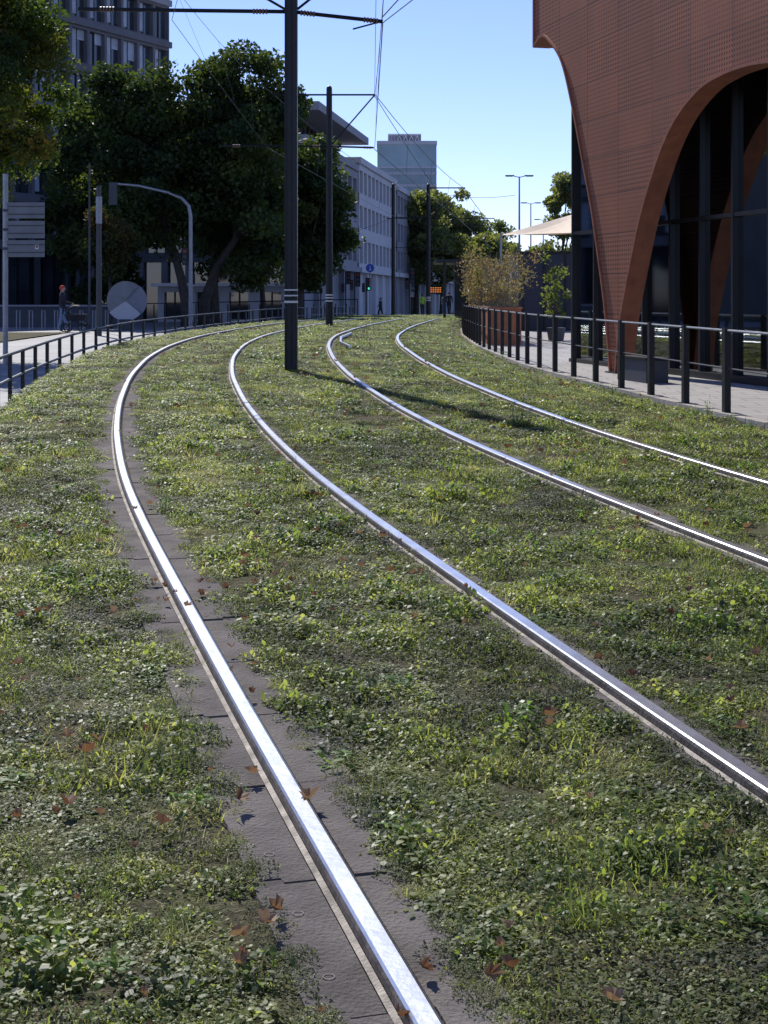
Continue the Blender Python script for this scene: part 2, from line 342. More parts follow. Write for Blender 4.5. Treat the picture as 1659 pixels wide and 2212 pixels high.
for i in range(4):
    mb=MB(); n=14; pts=[]; R=U(.022,.042)
    for k in range(n):
        a=2*math.pi*k/n; r=R*(1 if k%2==0 else .62)*U(.75,1.15); pts.append((r*math.cos(a),r*math.sin(a)*.8,.02+U(-.006,.012)+.6*r*abs(math.cos(a+i)) ))
    mb.add([(0,0,.012)]+pts,[(0,1+k,1+(k+1)%n) for k in range(n)],m_fallen); o=mb.build('leaf_%02d'%i); C.objects.unlink(o); leafC.objects.link(o)
def scatter(name,P,rz,sc,idx,coll,tilt=None,scz=None):
    n=len(P); me=bpy.data.meshes.new(name); me.vertices.add(n); me.vertices.foreach_set('co',P.astype(np.float32).ravel())
    for nm,ty,val in(('rz','FLOAT',rz),('sc','FLOAT',sc),('sz','FLOAT',sc if scz is None else scz),('tl','FLOAT',tilt if tilt is not None else rz*0)):
        a=me.attributes.new(nm,ty,'POINT'); a.data.foreach_set('value',val.astype(np.float32))
    a=me.attributes.new('ki','INT','POINT'); a.data.foreach_set('value',idx.astype(np.int32))
    o=bpy.data.objects.new(name,me); C.objects.link(o)
    ng=bpy.data.node_groups.new(name+'_scatter','GeometryNodeTree')
    ng.interface.new_socket('Geometry',in_out='INPUT',socket_type='NodeSocketGeometry'); ng.interface.new_socket('Geometry',in_out='OUTPUT',socket_type='NodeSocketGeometry')
    N=ng.nodes;L=ng.links; gi=N.new('NodeGroupInput');go=N.new('NodeGroupOutput'); ci=N.new('GeometryNodeCollectionInfo')
    ci.inputs['Collection'].default_value=coll; ci.inputs['Separate Children'].default_value=True; ci.inputs['Reset Children'].default_value=True
    ip=N.new('GeometryNodeInstanceOnPoints'); ip.inputs['Pick Instance'].default_value=True
    def at(nm,t):
        q=N.new('GeometryNodeInputNamedAttribute'); q.data_type=t; q.inputs['Name'].default_value=nm; return q.outputs[0]
    cx=N.new('ShaderNodeCombineXYZ'); L.new(at('rz','FLOAT'),cx.inputs[2]); L.new(at('tl','FLOAT'),cx.inputs[0])
    cs=N.new('ShaderNodeCombineXYZ'); L.new(at('sc','FLOAT'),cs.inputs[0]); L.new(at('sc','FLOAT'),cs.inputs[1]); L.new(at('sz','FLOAT'),cs.inputs[2])
    L.new(gi.outputs[0],ip.inputs['Points']); L.new(ci.outputs[0],ip.inputs['Instance']); L.new(at('ki','INT'),ip.inputs['Instance Index']); L.new(cx.outputs[0],ip.inputs['Rotation'])
    L.new(cs.outputs[0],ip.inputs['Scale']); L.new(ip.outputs[0],go.inputs[0])
    md=o.modifiers.new('scatter','NODES'); md.node_group=ng; return o
ph=rng.uniform(0,6.28,(16,))
def wob(y,k,s):
    q=k*7.3+s*3.1
    return (np.sin(y*1.9+q)+np.sin(y*4.7+q*2.1)+.8*np.sin(y*9.1+q*1.3)+.6*np.sin(y*.7+q*.6))/3.4
def n2d(x,y,f,s):
    return (np.sin(x*f+ph[s]+1.3*np.sin(y*f*.7+ph[s+1]))+np.sin(y*f*1.1+ph[s+2]+1.5*np.sin(x*f*.8+ph[s+3]))+.6*np.sin((x+y)*f*2.3+ph[s+4]))/2.6
base_l=[.175,.075,.09,.06]; base_r=[.20,.10,.14,.06]; amp_l=[.06,.02,.03,.01]; amp_r=[.08,.03,.05,.01]
def lims(k,y):
    l=base_l[k]+amp_l[k]*wob(y,k,0); r=base_r[k]+amp_r[k]*wob(y,k,1)
    if k==0:
        l=np.where((y>6.4)&(y<7.1),.1,l); r=np.where((y>5.3)&(y<5.9),r*.6,r)
    return l,r
def blocked(x,y):
    out=np.zeros(len(x),bool)
    for k in range(4):
        d=(x-rail_x(k,y))/np.sqrt(1+slope(C1 if k<2 else C2,y)**2)
        l,r=lims(k,y); mn=.065+np.clip((y-9)*.0045,0,.09)
        l=np.maximum(l+.03,mn); r=np.maximum(r+.03,mn)
        out|=(d>-l)&(d<r)
    return out
def zone(z0,z1,dens,sc):
    a,b_=-.30*z1-1.6,.30*z1+1.6; n=int(dens*(z1-z0)*(b_-a)); z=rng.uniform(z0,z1,n); x=rng.uniform(a,b_,n)
    k=(np.abs(x)<.30*z+1.6)&(x>FL(z)-.1)&(x<Fr(z)-.12); x=x[k];z=z[k]; bl=blocked(x,z); x=x[~bl];z=z[~bl]
    return x,z,rng.uniform(.65,1.35,len(x))*sc
parts=[zone(1.5,7,185,.85),zone(7,13,120,1.0),zone(13,24,68,1.25),zone(24,45,34,1.6),zone(45,84,14,2.3)]
X=np.concatenate([p[0] for p in parts]);Y=np.concatenate([p[1] for p in parts]);S=np.concatenate([p[2] for p in parts])
b1=n2d(X,Y,1.6,0);b2=n2d(X,Y,3.3,4);b3=n2d(X,Y*.6,2.2,9);u=rng.random(len(X)); idx=np.zeros(len(X),int)
def pick(mask,opts,pr):
    idx[mask]=rng.choice(opts,mask.sum(),p=np.array(pr)/sum(pr))
allm=np.ones(len(X),bool)
pick(allm,[0,1,2,3,4,5,6,7,10,11],[5,3,5,2,2.5,3,.3,1.6,.9,.4])
pick((b1>.35)&(u<.8),[4,5,6,2,0,10],[3,5,.6,2.5,2,1.2])
pick((b1<-.4)&(u<.85),[7,8,3,2,10],[4,4,4,2,1.4])
pick((b2>.55)&(u<.5),[1,11,0],[4,1.5,2])
pick((b3>.55)&(u<.6),[10,8,5],[5,2,1.5])
pick(u>.9975,[12,9],[1,1.4]); pick((u<.9975)&(u>.991),[9],[1]); pick((u<.991)&(u>.9902),[13],[1])
edge=(X>Fr(Y)-.7)&(Y>10); pick(edge&(u<.45),[10,4,12,6],[4,2,1,2]); 
v_=rng.random(len(X)); keep=~(((b2<-.7)&(b1<.15)&(v_<.7))|((b3>.62)&(v_<.45))); X,Y,S,idx=X[keep],Y[keep],S[keep],idx[keep]
big=np.isin(idx,[12,6]); S=np.where((Y>20)&big,S*.5,S); S=np.where(np.isin(idx,[9,13]),np.minimum(S,1.2)*rng.uniform(.6,1,len(S)),S)
SZ=np.minimum(S,np.interp(Y,[0,12,25,60],[1.35,1.15,.9,.8]))*np.clip(1+.7*n2d(X,Y,5.1,2),.45,2.0)
P=np.stack([X,Y,H(X,Y)-.004],-1)
EX=[];EY=[];ES=[];EI=[]
for k in range(4):
    for sd_ in(0,1):
        n=int(58*(26 if k==0 else 22)); y=1.8+58*rng.random(n)**1.25; l,r=lims(k,y); lim=(l,r)[sd_]; hw=HW[k][sd_]
        gap=wob(y*1.7+5,k,sd_+2)
        off=np.where(rng.random(n)<.65,lim+rng.uniform(0,.06,n),hw+rng.uniform(-.03,.05,n)); off=np.maximum(off,.10+np.clip((y-9)*.003,0,.06))
        kp=(rng.random(n)<np.clip(.75+.5*gap,.25,1)); y=y[kp];off=off[kp]
        q=np.sqrt(1+slope(C1 if k<2 else C2,y)**2); x=rail_x(k,y)+(-1,1)[sd_]*off*q
        EX.append(x);EY.append(y);ES.append(rng.uniform(.3,.62,len(x))*np.interp(y,[0,10,30,60],[.9,1,1.5,2])); EI.append(rng.choice([7,8,3,2,5,0,4],len(x),p=[.2,.18,.2,.15,.12,.1,.05]))
EX,EY,ES,EI=map(np.concatenate,(EX,EY,ES,EI)); PE=np.stack([EX,EY,H(EX,EY)+.010],-1)
P=np.concatenate([P,PE]); S=np.concatenate([S,ES]); SZ=np.concatenate([SZ,np.minimum(ES*1.1,.9)]); idx=np.concatenate([idx,EI])
scatter('grass',P,rng.uniform(0,6.28,len(P)),S,idx,tuftC,scz=SZ)
n=4200; z=2+46*rng.random(n)**1.25; x=rng.uniform(-1,1,n)*(.3*z+1); c3=n2d(x,z*.6,2.2,9); k=(x>FL(z))&(x<Fr(z)-.1)&((c3>.35)|(rng.random(n)<.22))&(rng.random(n)<np.where(z<6,.45,.9)); x=x[k];z=z[k]
scatter('fallen_leaves',np.stack([x,z,H(x,z)+.02+.025*rng.random(len(x))],-1),rng.uniform(0,6.28,len(x)),rng.uniform(.55,1.1,len(x))*np.where(z>20,1.3,1),rng.integers(0,4,len(x)),leafC,rng.uniform(-.9,.9,len(x)))

# ---------------------------------------------------------------- trees
def leafcloud(centers,radii,per,size,flat=.7):
    Vs=[];T=[]
    for c,r in zip(centers,radii):
        n=int(per*U(.7,1.3)); d=rng.normal(size=(n,3)); d/=np.linalg.norm(d,axis=1)[:,None]; d*=(rng.random(n)**.45)[:,None]
        p=np.array(c)+d*np.array([r,r,r*flat]); a=rng.normal(size=(n,3)); a/=np.linalg.norm(a,axis=1)[:,None]
        b_=np.cross(a,rng.normal(size=(n,3))); b_/=np.linalg.norm(b_,axis=1)[:,None]; s=(size*rng.uniform(.6,1.3,n))[:,None]
        Vs.append(np.stack([p-a*s*.5,p+b_*s*.33,p+a*s*.55,p-b_*s*.3],1)); T.append(np.clip(U(0,.75)+rng.uniform(-.2,.25,n),0,1))
    return np.concatenate(Vs),np.concatenate(T)
def tree(name,x,y,crown,rad,ncl,per,size,mat,tr=.2,clr=(.9,1.6),nl=9,bend=0,fork=None):
    g=h(x,y); e=group(name,(x,y,g)); cx,cy,cz=crown; rx,ry,rz=rad
    cen=[];rr=[]
    for _ in range(ncl):
        d=rng.normal(size=3); d/=np.linalg.norm(d); q=(.25+.7*random.random()**.6)
        cen.append((cx+d[0]*rx*q,cy+d[1]*ry*q,cz+d[2]*rz*q)); rr.append(U(*clr))
    V,T=leafcloud(cen,rr,per,size); quads('foliage',V,T,mat,e)
    mb=MB(); f=fork or (x+.25*(cx-x),y+.25*(cy-y),g+.45*(cz-g)); top=(cx,cy,cz+.35*rz)
    mb.tube([(x,y,g-.2),(x+.1*(f[0]-x)+bend*.3,y,g+.3*(f[2]-g)),(x+.6*(f[0]-x)+bend,y,g+.65*(f[2]-g)),f,((f[0]+top[0])/2,(f[1]+top[1])/2,(f[2]+top[2])/2),top],[tr*1.3,tr,tr*.85,tr*.7,tr*.45,tr*.12],m_bark,9)
    for i in range(nl):
        c=cen[i]; s=random.random(); st=Vector(f).lerp(Vector(top),.7*s*s); mid=st.lerp(Vector(c),.5)+Vector((U(-.3,.3),U(-.3,.3),U(-.1,.5)))
        mb.tube([st,mid,c],[tr*.42*(1-.5*s),tr*.25,tr*.06],m_bark,6)
    mb.build('trunk_and_limbs',e,True)
tree('autumn_tree',-11.4,39,(-10.9,39,7.75),(2.7,2.6,3.55),130,420,.13,m_tB,.17,(.45,.8),10)
tree('plane_tree',-9.6,72,(-12.0,72,8.3),(4.3,3.6,4.9),105,430,.25,m_tA,.26,(.8,1.45),12,.1)
tree('plane_tree',-8.9,73,(-6.9,73,8.7),(3.1,3.3,5.9),105,430,.25,m_tA,.26,(.8,1.35),12,-.35,fork=(-7.3,73,4.8))
tree('plane_tree',-9.0,79,(-9.4,79,8.2),(3.4,3,5.3),50,380,.28,m_tA,.22,(.9,1.5),8)
tree('plane_tree',-4.7,81,(-4.1,81,6.9),(2.6,2.6,4.4),72,380,.26,m_tA,.2,(.8,1.25),8)
tree('plane_tree',-7.0,86,(-7.4,86,5.6),(3.6,2.6,3.0),36,330,.28,m_tC,.18,(.8,1.3),8)
tree('plane_tree',-15.5,80,(-15.6,80,6.6),(3.6,3,5),56,330,.28,m_tA,.22,(.9,1.5),8)
tree('maple_tree',-12.2,66,(-12.3,66,4.5),(1.3,1.3,1.7),18,260,.18,m_tD,.1,(.5,.8),6)
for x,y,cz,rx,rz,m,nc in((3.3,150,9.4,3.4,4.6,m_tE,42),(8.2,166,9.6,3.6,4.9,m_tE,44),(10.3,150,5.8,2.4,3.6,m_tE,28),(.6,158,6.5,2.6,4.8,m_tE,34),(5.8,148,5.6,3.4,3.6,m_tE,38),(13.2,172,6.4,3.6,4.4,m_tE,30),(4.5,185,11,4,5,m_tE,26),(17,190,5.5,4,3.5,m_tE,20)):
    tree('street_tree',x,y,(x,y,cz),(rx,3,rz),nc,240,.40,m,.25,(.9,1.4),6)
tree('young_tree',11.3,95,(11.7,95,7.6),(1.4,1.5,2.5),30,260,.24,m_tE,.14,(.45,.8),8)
tree('young_tree',11.0,98,(11.2,98,4.2),(1.6,1.5,1.5),16,200,.26,m_tE,.12,(.5,.9),6)
cen=[];rr=[]
for _ in range(140):
    x=U(-140,160); y=U(300,340); cen.append((x,y,U(2,8))); rr.append(U(2.5,5))
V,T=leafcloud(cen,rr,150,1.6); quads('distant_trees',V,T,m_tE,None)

# ---------------------------------------------------------------- rust coloured building
def catmull(pts,n=6):
    out=[];p=[np.array(q,float) for q in pts]; p=[2*p[0]-p[1]]+p+[2*p[-1]-p[-2]]
    for i in range(1,len(p)-2):
        for k in range(n):
            t_=k/n; out.append(.5*((2*p[i])+(-p[i-1]+p[i+1])*t_+(2*p[i-1]-5*p[i]+4*p[i+1]-p[i+2])*t_**2+(-p[i-1]+3*p[i]-3*p[i+1]+p[i+2])*t_**3))
    out.append(p[-2]); return out
a1=catmull([(0,7.18),(.45,7.33),(.93,7.15),(1.65,6.6),(2.27,5.55),(2.78,4.48),(3.24,3.5),(3.57,2.6),(3.87,1.7),(4.04,.95),(4.15,.37)])
a2=catmull([(4.44,.37),(4.66,1.35),(5.2,2.55),(5.67,3.39),(6.4,4.31),(7.1,4.86),(7.94,5.2),(8.7,5.31),(9.25,5.33)])
a2=a2+[np.array((18.5-q[0],q[1])) for q in a2[-2::-1]]
a3=[q+np.array((9.9,0)) for q in a2]
far_c=(3.24,31.8); dd=(.245,-.9695); near=(far_c[0]+dd[0]*24.6,far_c[1]+dd[1]*24.6)
f=Fr3(far_c,near); B=group('rust_facade_building',(8,24,.4)); TOP=12.5
def curtain(arcs):
    pts=[q for a in arcs for q in a]+[np.array((24.6,.37))]
    V=[];F=[];UVs=[]
    for t_ in(0,-.1):
        o=len(V)
        for q in pts: V.append(f.p(q[0],t_,q[1])); UVs.append((q[0],q[1])); V.append(f.p(q[0],t_,TOP)); UVs.append((q[0],TOP))
        for i in range(len(pts)-1): F.append((o+2*i,o+2*i+2,o+2*i+3,o+2*i+1))
    me=bpy.data.meshes.new('curtain'); me.from_pydata(V,[],F); me.materials.append(m_curtain); u=me.uv_layers.new(name='UVMap')
    for l in me.loops: u.data[l.index].uv=UVs[l.vertex_index]
    o=bpy.data.objects.new('perforated_curtain',me); C.objects.link(o); setpar(o,B)
curtain([a1,a2,a3])
mb=MB()
for arc in(a1,a2,a3):
    vs=[];n=len(arc)
    for i,q in enumerate(arc):
        tg=arc[min(i+1,n-1)]-arc[max(i-1,0)]; nn=np.array((-tg[1],tg[0])); nn=nn/np.linalg.norm(nn)
        o=q+nn*.05
        vs+=[f.p(q[0],.04,q[1]),f.p(q[0],-.34,q[1]),f.p(o[0],.04,o[1]),f.p(o[0],-.34,o[1])]
    fs=[]
    for i in range(n-1):
        a=4*i; fs+=[(a,a+4,a+5,a+1),(a+2,a+3,a+7,a+6),(a,a+2,a+6,a+4),(a+1,a+5,a+7,a+3)]
    mb.add(vs,fs,m_rust)
mb.fb(f,-.06,0,-1.2,.03,7.2,TOP,m_rust)
mb.fb(f,4.05,4.55,-.5,.08,.1,.42,m_black)
mb.build('arch_flange',B,False)
mb=MB(); t0=-.95
mb.fb(f,.0,24.6,-13,t0,-.2,TOP-.1,m_glass)
mb.fb(f,-.02,24.6,-13.1,-.11,TOP-.05,TOP+.3,m_concd)
mb.build('glass_volume',B)
mb=MB(); s=.0
while s<24.6: mb.fb(f,s-.03,s+.03,t0,t0+.1,.3,TOP-.1,m_mull); s+=1.22
for z in(.42,3.2,6.1,9.0): mb.fb(f,0,24.6,t0,t0+.085,z-.035,z+.035,m_mull)
mb.fb(f,-.05,24.6,t0,t0+.15,.1,.5,m_mull)
for s in(2.2,11.5,16): mb.fb(f,s,s+.04,t0,t0+.12,.5,3.2,m_galv)
mb.build('mullions',B)
mb=MB(); mb.fb(f,6.1,7.3,.3,.7,.36,.75,m_concd); mb.fb(f,6.08,7.32,.28,.72,.75,.8,m_black); mb.build('bench_block')

# ---------------------------------------------------------------- right fence
fe=group('railing',(4,20,.3)); mb=MB(); zc=11.0; P_=[]
while zc<64:
    P_.append((float(Fr(zc)),zc)); s=float(slope(Fr,zc)); zc+=1.5/math.sqrt(1+s*s)
for i,(x,y) in enumerate(P_):
    g=h(x,y); a=math.atan2(-float(slope(Fr,y)),1)
    mb.box((x,y,g+.56),(.08,.10,1.12),m_black,a); mb.box((x-.012,y,g+.05),(.15,.16,.04),m_black,a)
for zz_ in(1.09,.62):
    mb.tube([(x+.0,y,h(x,y)+zz_) for x,y in P_],.018 if zz_>1 else .012,m_galv if zz_>1 else m_polegrey,6)
mb.build('posts_and_rails',fe)
fe=group('railing',(-5,20,.1)); mb=MB(); zc=10.; P_=[]
while zc<84:
    P_.append((float(FL(zc)),zc)); s=float(slope(FL,zc)); zc+=1.45/math.sqrt(1+s*s)
for x,y in P_: mb.box((x,y,h(x,y)+.44),(.05,.10,.88),m_black,math.atan2(-float(slope(FL,y)),1))
for zz_ in(.86,.5): mb.tube([(x,y,h(x,y)+zz_) for x,y in P_],.024,m_black if zz_>.8 else m_polegrey,6)
mb.build('posts_and_rails',fe)

# ---------------------------------------------------------------- catenary poles
def hpole(name,x,y,top,arms,w=.2,r=None,bands=True):
    g=h(x,y); e=group(name,(x,y,g)); mb=MB()
    if r is None:
        mb.box((x-w/2+.01,y,(g+top)/2),(.02,w,top-g),m_black); mb.box((x+w/2-.01,y,(g+top)/2),(.02,w,top-g),m_black); mb.box((x,y+.02,(g+top)/2),(w-.04,.02,top-g-.004),m_polegrey)
        mb.box((x-.04,y-.0,(g+top)/2),(w*.5,w*.7,top-g-.01),m_black)
    else: mb.tube([(x,y,g-.1),(x,y,top-.1),(x,y,top-.03),(x,y,top)],[r,r*.8,r*.65,r*.2],m_black,12)
    mb.build('mast',e)
    if bands:
        mb=MB(); q=w/2+.006 if r is None else r+.004
        for zz_ in(1.73,1.83,1.92):
            if r is None: mb.box((x,y,zz_+.0),(2*q,2*q,.034 if zz_<1.8 else .022),m_white)
            else: mb.tube([(x,y,zz_-.02),(x,y,zz_+.02)],q,m_white,12)
        mb.build('white_bands',e)
    mb=MB()
    for p0,p1,rr_ in arms:
        mb.tube([p0,p1],rr_,m_black,6)
        d=(Vector(p1)-Vector(p0)); 
        if d.length>1.2 and rr_>.03:
            for tt in(.12,.86):
                c=Vector(p0)+d*tt
                for k in(-2,-1,0,1,2):
                    c2=c+d.normalized()*.05*k; mb.tube([c2-d.normalized()*.012,c2+d.normalized()*.012],rr_*1.4,m_insul,8)
    mb.build('cross_arms',e); return e
x,y=-1.487,23.7
hpole('catenary_mast',x,y,9.2,[((x-.1,y,6.38),(-4.9,y,6.42),.033),((x+.1,y,6.37),(-.02,y,6.22),.033),((x-.1,y,6.42),(-4.6,y,8.15),.022),((x+.1,y,6.42),(0.1,y,7.6),.022),((x-.1,y,8.2),(-4.6,y,8.2),.03),((x+.1,y,8.2),(.2,y,8.2),.03),((-4.3,y,6.40),(-4.3,y,6.2),.02),((-.05,y,6.22),(-.5,y,6.1),.014)])
x,y=-1.74,47
hpole('catenary_mast',x,y,8.57,[((x,y,8.28),(-3.52,y,8.28),.03),((x,y,8.28),(-.29,y,8.28),.03),((-.29,y,8.28),(x+.1,y,6.72),.025),((x,y,6.64),(-5.17,y,6.66),.032),((x,y,6.64),(-.32,y,6.6),.032)],r=.115)
x,y=2.55,85
hpole('catenary_mast',x,y,8.45,[((x,y,8.2),(4.67,y,8.2),.04),((4.6,y,8.15),(x,y,6.5),.035),((x,y,6.45),(6.35,y,6.45),.03),((x,y,6.45),(.2,y,6.45),.03),((x,y,6.05),(5.9,y,6.05),.02)],r=.13)
x,y=.52,83
hpole('catenary_mast',x,y,8.3,[((x,y,6.4),(2.5,y,6.4),.025),((x,y,4.7),(3.6,y,4.65),.02)],r=.12,bands=False)
w=MB()
def wire(p,q,sag=.0,r=.011,n=8):
    p=Vector(p);q=Vector(q); w.tube([p.lerp(q,i/n)-Vector((0,0,sag*4*(i/n)*(1-i/n))) for i in range(n+1)],r,m_wire,5)
mess=[(5.9,0,8.3),(0.1,23.7,8.2),(-.29,47,8.3),(4.6,85,8.2),(10,130,8.1)]; cont=[(5.6,0,6.2),(-.02,23.7,6.2),(-.3,47,6.55),(4.3,85,6.4),(9.5,130,6.3)]
mess2=[(1.5,0,8.3),(-4.4,23.7,8.2),(-3.52,47,8.3),(1.0,85,8.2)]; cont2=[(1.2,0,6.2),(-3.4,23.7,6.25),(-3.7,47,6.6),(.9,85,6.4)]
for A_,Bq in((mess,cont),(mess2,cont2)):
    for i in range(len(A_)-1):
        r=(.008,.009,.013,.02)[i]*(1 if A_ is mess else .6)
        wire(A_[i],A_[i+1],.3,r); wire(Bq[i],Bq[i+1],.03,r)
        for tt in(.25,.5,.75):
            a=Vector(A_[i]).lerp(Vector(A_[i+1]),tt)-Vector((0,0,.3*4*tt*(1-tt))); bq=Vector(Bq[i]).lerp(Vector(Bq[i+1]),tt); w.tube([a,bq],r*.5,m_wire,4)
wire((-.02,23.7,6.3),(1.1,22,7.2),0,.010); wire((-.3,47,8.2),(-.1,23.7,8.9),.3,.007); wire((-.3,47,8.25),(4.2,85,6.5),.15,.012); wire((.52,83,6.4),(-4.9,118,7.0),.3,.012); wire((2.55,85,8.0),(7.8,88,8.0),.25,.012)
w.build('overhead_wires')

# ---------------------------------------------------------------- buildings
def facade(mb,fr,z0,z1,fl,bay,wall,glass,win=.62,sp=.38,depth=.3,t=0,mull=True,frame=m_mull,s0=0,s1=None,panel=None):
    s1=s1 if s1 is not None else fr.len; nb=max(1,round((s1-s0)/bay)); bw=(s1-s0)/nb; nf=max(1,round((z1-z0)/fl)); fh=(z1-z0)/nf
    mb.fb(fr,s0,s1,t-depth-.2,t-depth,z0,z1,glass)
    for i in range(nf+1):
        za=max(z0,z0+i*fh-sp*fh/2); zb=min(z1,z0+i*fh+sp*fh/2); mb.fb(fr,s0,s1,t-depth,t-.004,za,zb,wall)
    for j in range(nb+1):
        c=s0+j*bw; hw=(1-win)*bw/2; mb.fb(fr,max(s0,c-hw),min(s1,c+hw),t-depth,t,z0,z1,wall)
        if mull and j<nb:
            mb.fb(fr,c+bw/2-.04,c+bw/2+.04,t-depth,t-depth+.08,z0,z1,frame)
            if panel:
                for i in range(nf):
                    if random.random()<.7: mb.fb(fr,c+hw,c+bw/2-.04,t-depth,t-depth+.05,z0+(i+.2)*fh,z0+(i+1)*fh-.1,panel)
                    if random.random()<.3: mb.fb(fr,c+bw/2+.04,c+bw-hw,t-depth,t-depth+.05,z0+(i+U(.4,.7))*fh,z0+(i+1)*fh-.1,panel)
def body(mb,fr,dep,z0,z1,wall,t=0): mb.fb(fr,.01,fr.len-.01,t-dep,t-.35,z0,z1,wall)
B=group('office_block',(-24,100,0)); mb=MB(); fr=Fr3((-34.2,75),(-16,110.2))
body(mb,fr,22,-.5,30,m_concd,-.2); facade(mb,fr,5.2,30,3.1,1.9,m_officewall,m_glassb,.86,.26,.35,0,panel=m_panelw)
for i in range(9):
    mb.fb(fr,-.1,fr.len+.1,0.0,.2,5.0+i*3.1,5.45+i*3.1,m_officewall if i<6 else m_stoneg)
for s in np.arange(0,fr.len,3.1): mb.fb(fr,s,s+.3,-.2,.1,0,5.1,m_concd)
mb.fb(fr,0,fr.len,-.55,-.45,.2,5.0,m_glassb)
for s in np.arange(.6,fr.len,1.2): mb.fb(fr,s,s+.12,-.45,-.35,.2,5.0,m_black)
mb.build('facade',B)
B=group('pavilion',(-8,90,0)); mb=MB(); fr=Fr3((-14,91.5),(-5.9,90.5)); body(mb,fr,3,-.3,2.6,m_stonew); facade(mb,fr,.2,2.6,3.0,2.2,m_stonew,m_glassb,.6,.3,.3); mb.fb(fr,-.3,fr.len+.3,-3,.5,2.6,2.8,m_white); mb.build('facade',B)
B=group('arcade_building',(-25,108,0)); mb=MB(); fr=Fr3((-30,106),(-19.5,100)); body(mb,fr,8,-.3,9.5,m_concd,-.3); facade(mb,fr,4,9.5,3,1.6,m_concd,m_glassb,.7,.3,.3)
mb.fb(fr,0,fr.len,-.6,-.5,0,4,m_glassb)
for s in np.arange(0,fr.len,1.3): mb.fb(fr,s,s+.35,-.5,.1,-.2,4,m_officewall)
mb.build('facade',B)
dX=.136
def row(name,z0,z1,top,wall,fl,bay,win,sp,off=0,ground=4.2,over=None,parap=None,endw=None):
    p0=(-5.1+dX*(z0-95)+off,z0);p1=(-5.1+dX*(z1-95)+off,z1); fr=Fr3(p0,p1); B=group(name,(p0[0]-4,(z0+z1)/2,0)); mb=MB()
    body(mb,fr,14,-.5,top,wall); facade(mb,fr,ground,top,fl,bay,wall,m_glassb,win,sp,.3)
    mb.fb(fr,0,fr.len,-.7,-.6,0,ground,m_glassb)
    for s in np.arange(0,fr.len,bay*2): mb.fb(fr,s,s+.45,-.6,.02,-.3,ground,wall)
    mb.fb(fr,-.05,fr.len+.05,-.6,.25,ground-.25,ground+.15,parap or wall)
    mb.fb(fr,-.1,fr.len+.1,-14,.15,top,top+.5,parap or wall)
    if endw:
        fe_=Fr3((p0[0]-14,p0[1]+1.9),(p0[0]-.02,p0[1])); facade(mb,fe_,ground,top-.01,fl,bay*.7,endw,m_glassb,.7,sp,.3,.55); mb.fb(fe_,0,fe_.len,.05,0.15,-.3,ground,m_glassb)
        for s in np.arange(0,fe_.len,1.6): mb.fb(fe_,s,s+.4,.15,.55,-.3,ground,m_officewall)
    if over:
        mb.fb(fr,1.5,fr.len-1,-12,-1.6,top+.5,over,m_glassb); mb.fb(fr,.2,fr.len,-13,.9,over,over+.55,m_stoneg)
        for s in np.arange(1.5,fr.len-1,1.6): mb.fb(fr,s,s+.12,-1.6,-1.5,top+.5,over,m_mull)
        for s in(4,5,6.2): mb.tube([fr.p(s,-3,over),fr.p(s,-3,over+2)],.05,m_galv,5)
    mb.build('facade',B); return fr
row('corner_office_building',95,117,11.9,m_stoneg,3.3,2.6,.72,.32,over=14.0,endw=m_concd)
row('white_office_building',117.3,140,12.6,m_stonew,3.0,2.3,.68,.36,.1)
row('grey_office_building',140.3,170,12.2,m_stoneg,3.1,2.4,.7,.36,.2,parap=m_stonew)
row('white_apartment_building',170.3,215,13,m_stonew,3.1,2.8,.6,.4,.1)
sg=group('shop_sign',(-4.3,89,2.3)); mb=MB(); mb.box((-4.35,89,2.32),(1.3,.12,.34),m_black); mb.tube([(-4.9,89.02,h(-4.9,89)),(-4.9,89.02,2.2)],.04,m_black); mb.tube([(-3.8,89.02,h(-3.8,89)),(-3.8,89.02,2.2)],.04,m_black); mb.build('panel',sg)
cu=bpy.data.curves.new('lettering','FONT'); cu.body='shebntd'; cu.size=.3; cu.align_x='CENTER'; cu.align_y='CENTER'; cu.extrude=.005; cu.materials.append(m_white); to=bpy.data.objects.new('lettering',cu); to.location=(-4.35,88.92,2.32); to.rotation_euler=(math.pi/2,0,0); C.objects.link(to); setpar(to,sg)
B=group('glass_tower',(6,400,0)); mb=MB()
mb.box((6.2,410,21.5),(16,20,44.6),m_glassblue)
for i in range(11): mb.box((6.2,399.9,3+i*3.3),(16.06,.3,.8),m_stonew)
for i in range(17): mb.box((-1.6+i*.97,399.7,19),(.12,.4,37),m_panelw)
mb.box((6.2,399.9,37.6),(16.1,.4,.5),m_stonew)
mb.box((6.2,410,44.3),(16.3,20.3,1.0),m_stonew); mb.box((5.6,410,46.0),(9.0,10,2.0),m_stoneg)
for i in range(12): mb.box((1.3+i*.8,404.8,46),(.12,.2,2),m_stonew)
mb.tube([(1.1,404.6,47.1),(10.2,404.6,47.1)],.12,m_stonew,5)
for i in range(4):
    xx=3.7+i*1.6; mb.tube([(xx,404.5,45.2),(xx+.6,404.5,46.7)],.1,m_white,5); mb.tube([(xx+1.2,404.5,45.2),(xx+.6,404.5,46.7)],.1,m_white,5)
mb.build('tower',B)
B=group('distant_building',(60,360,0)); mb=MB()
for i in range(16):
    x=-60+i*13+U(-2,2); hh=U(6,12) if 2<i<9 or i>11 else U(5,8); y=U(350,420)
    if -4<x<20: hh=8
    fr=Fr3((x,y),(x+11,y)); facade(mb,fr,0,hh,3,2.5,random.choice([m_stoneg,m_stonew,m_concd]),m_glassb,.5,.45,.3); mb.box((x+5.5,y+6.6,hh/2),(10.9,11,hh-.05),m_stoneg)
mb.build('facades',B)

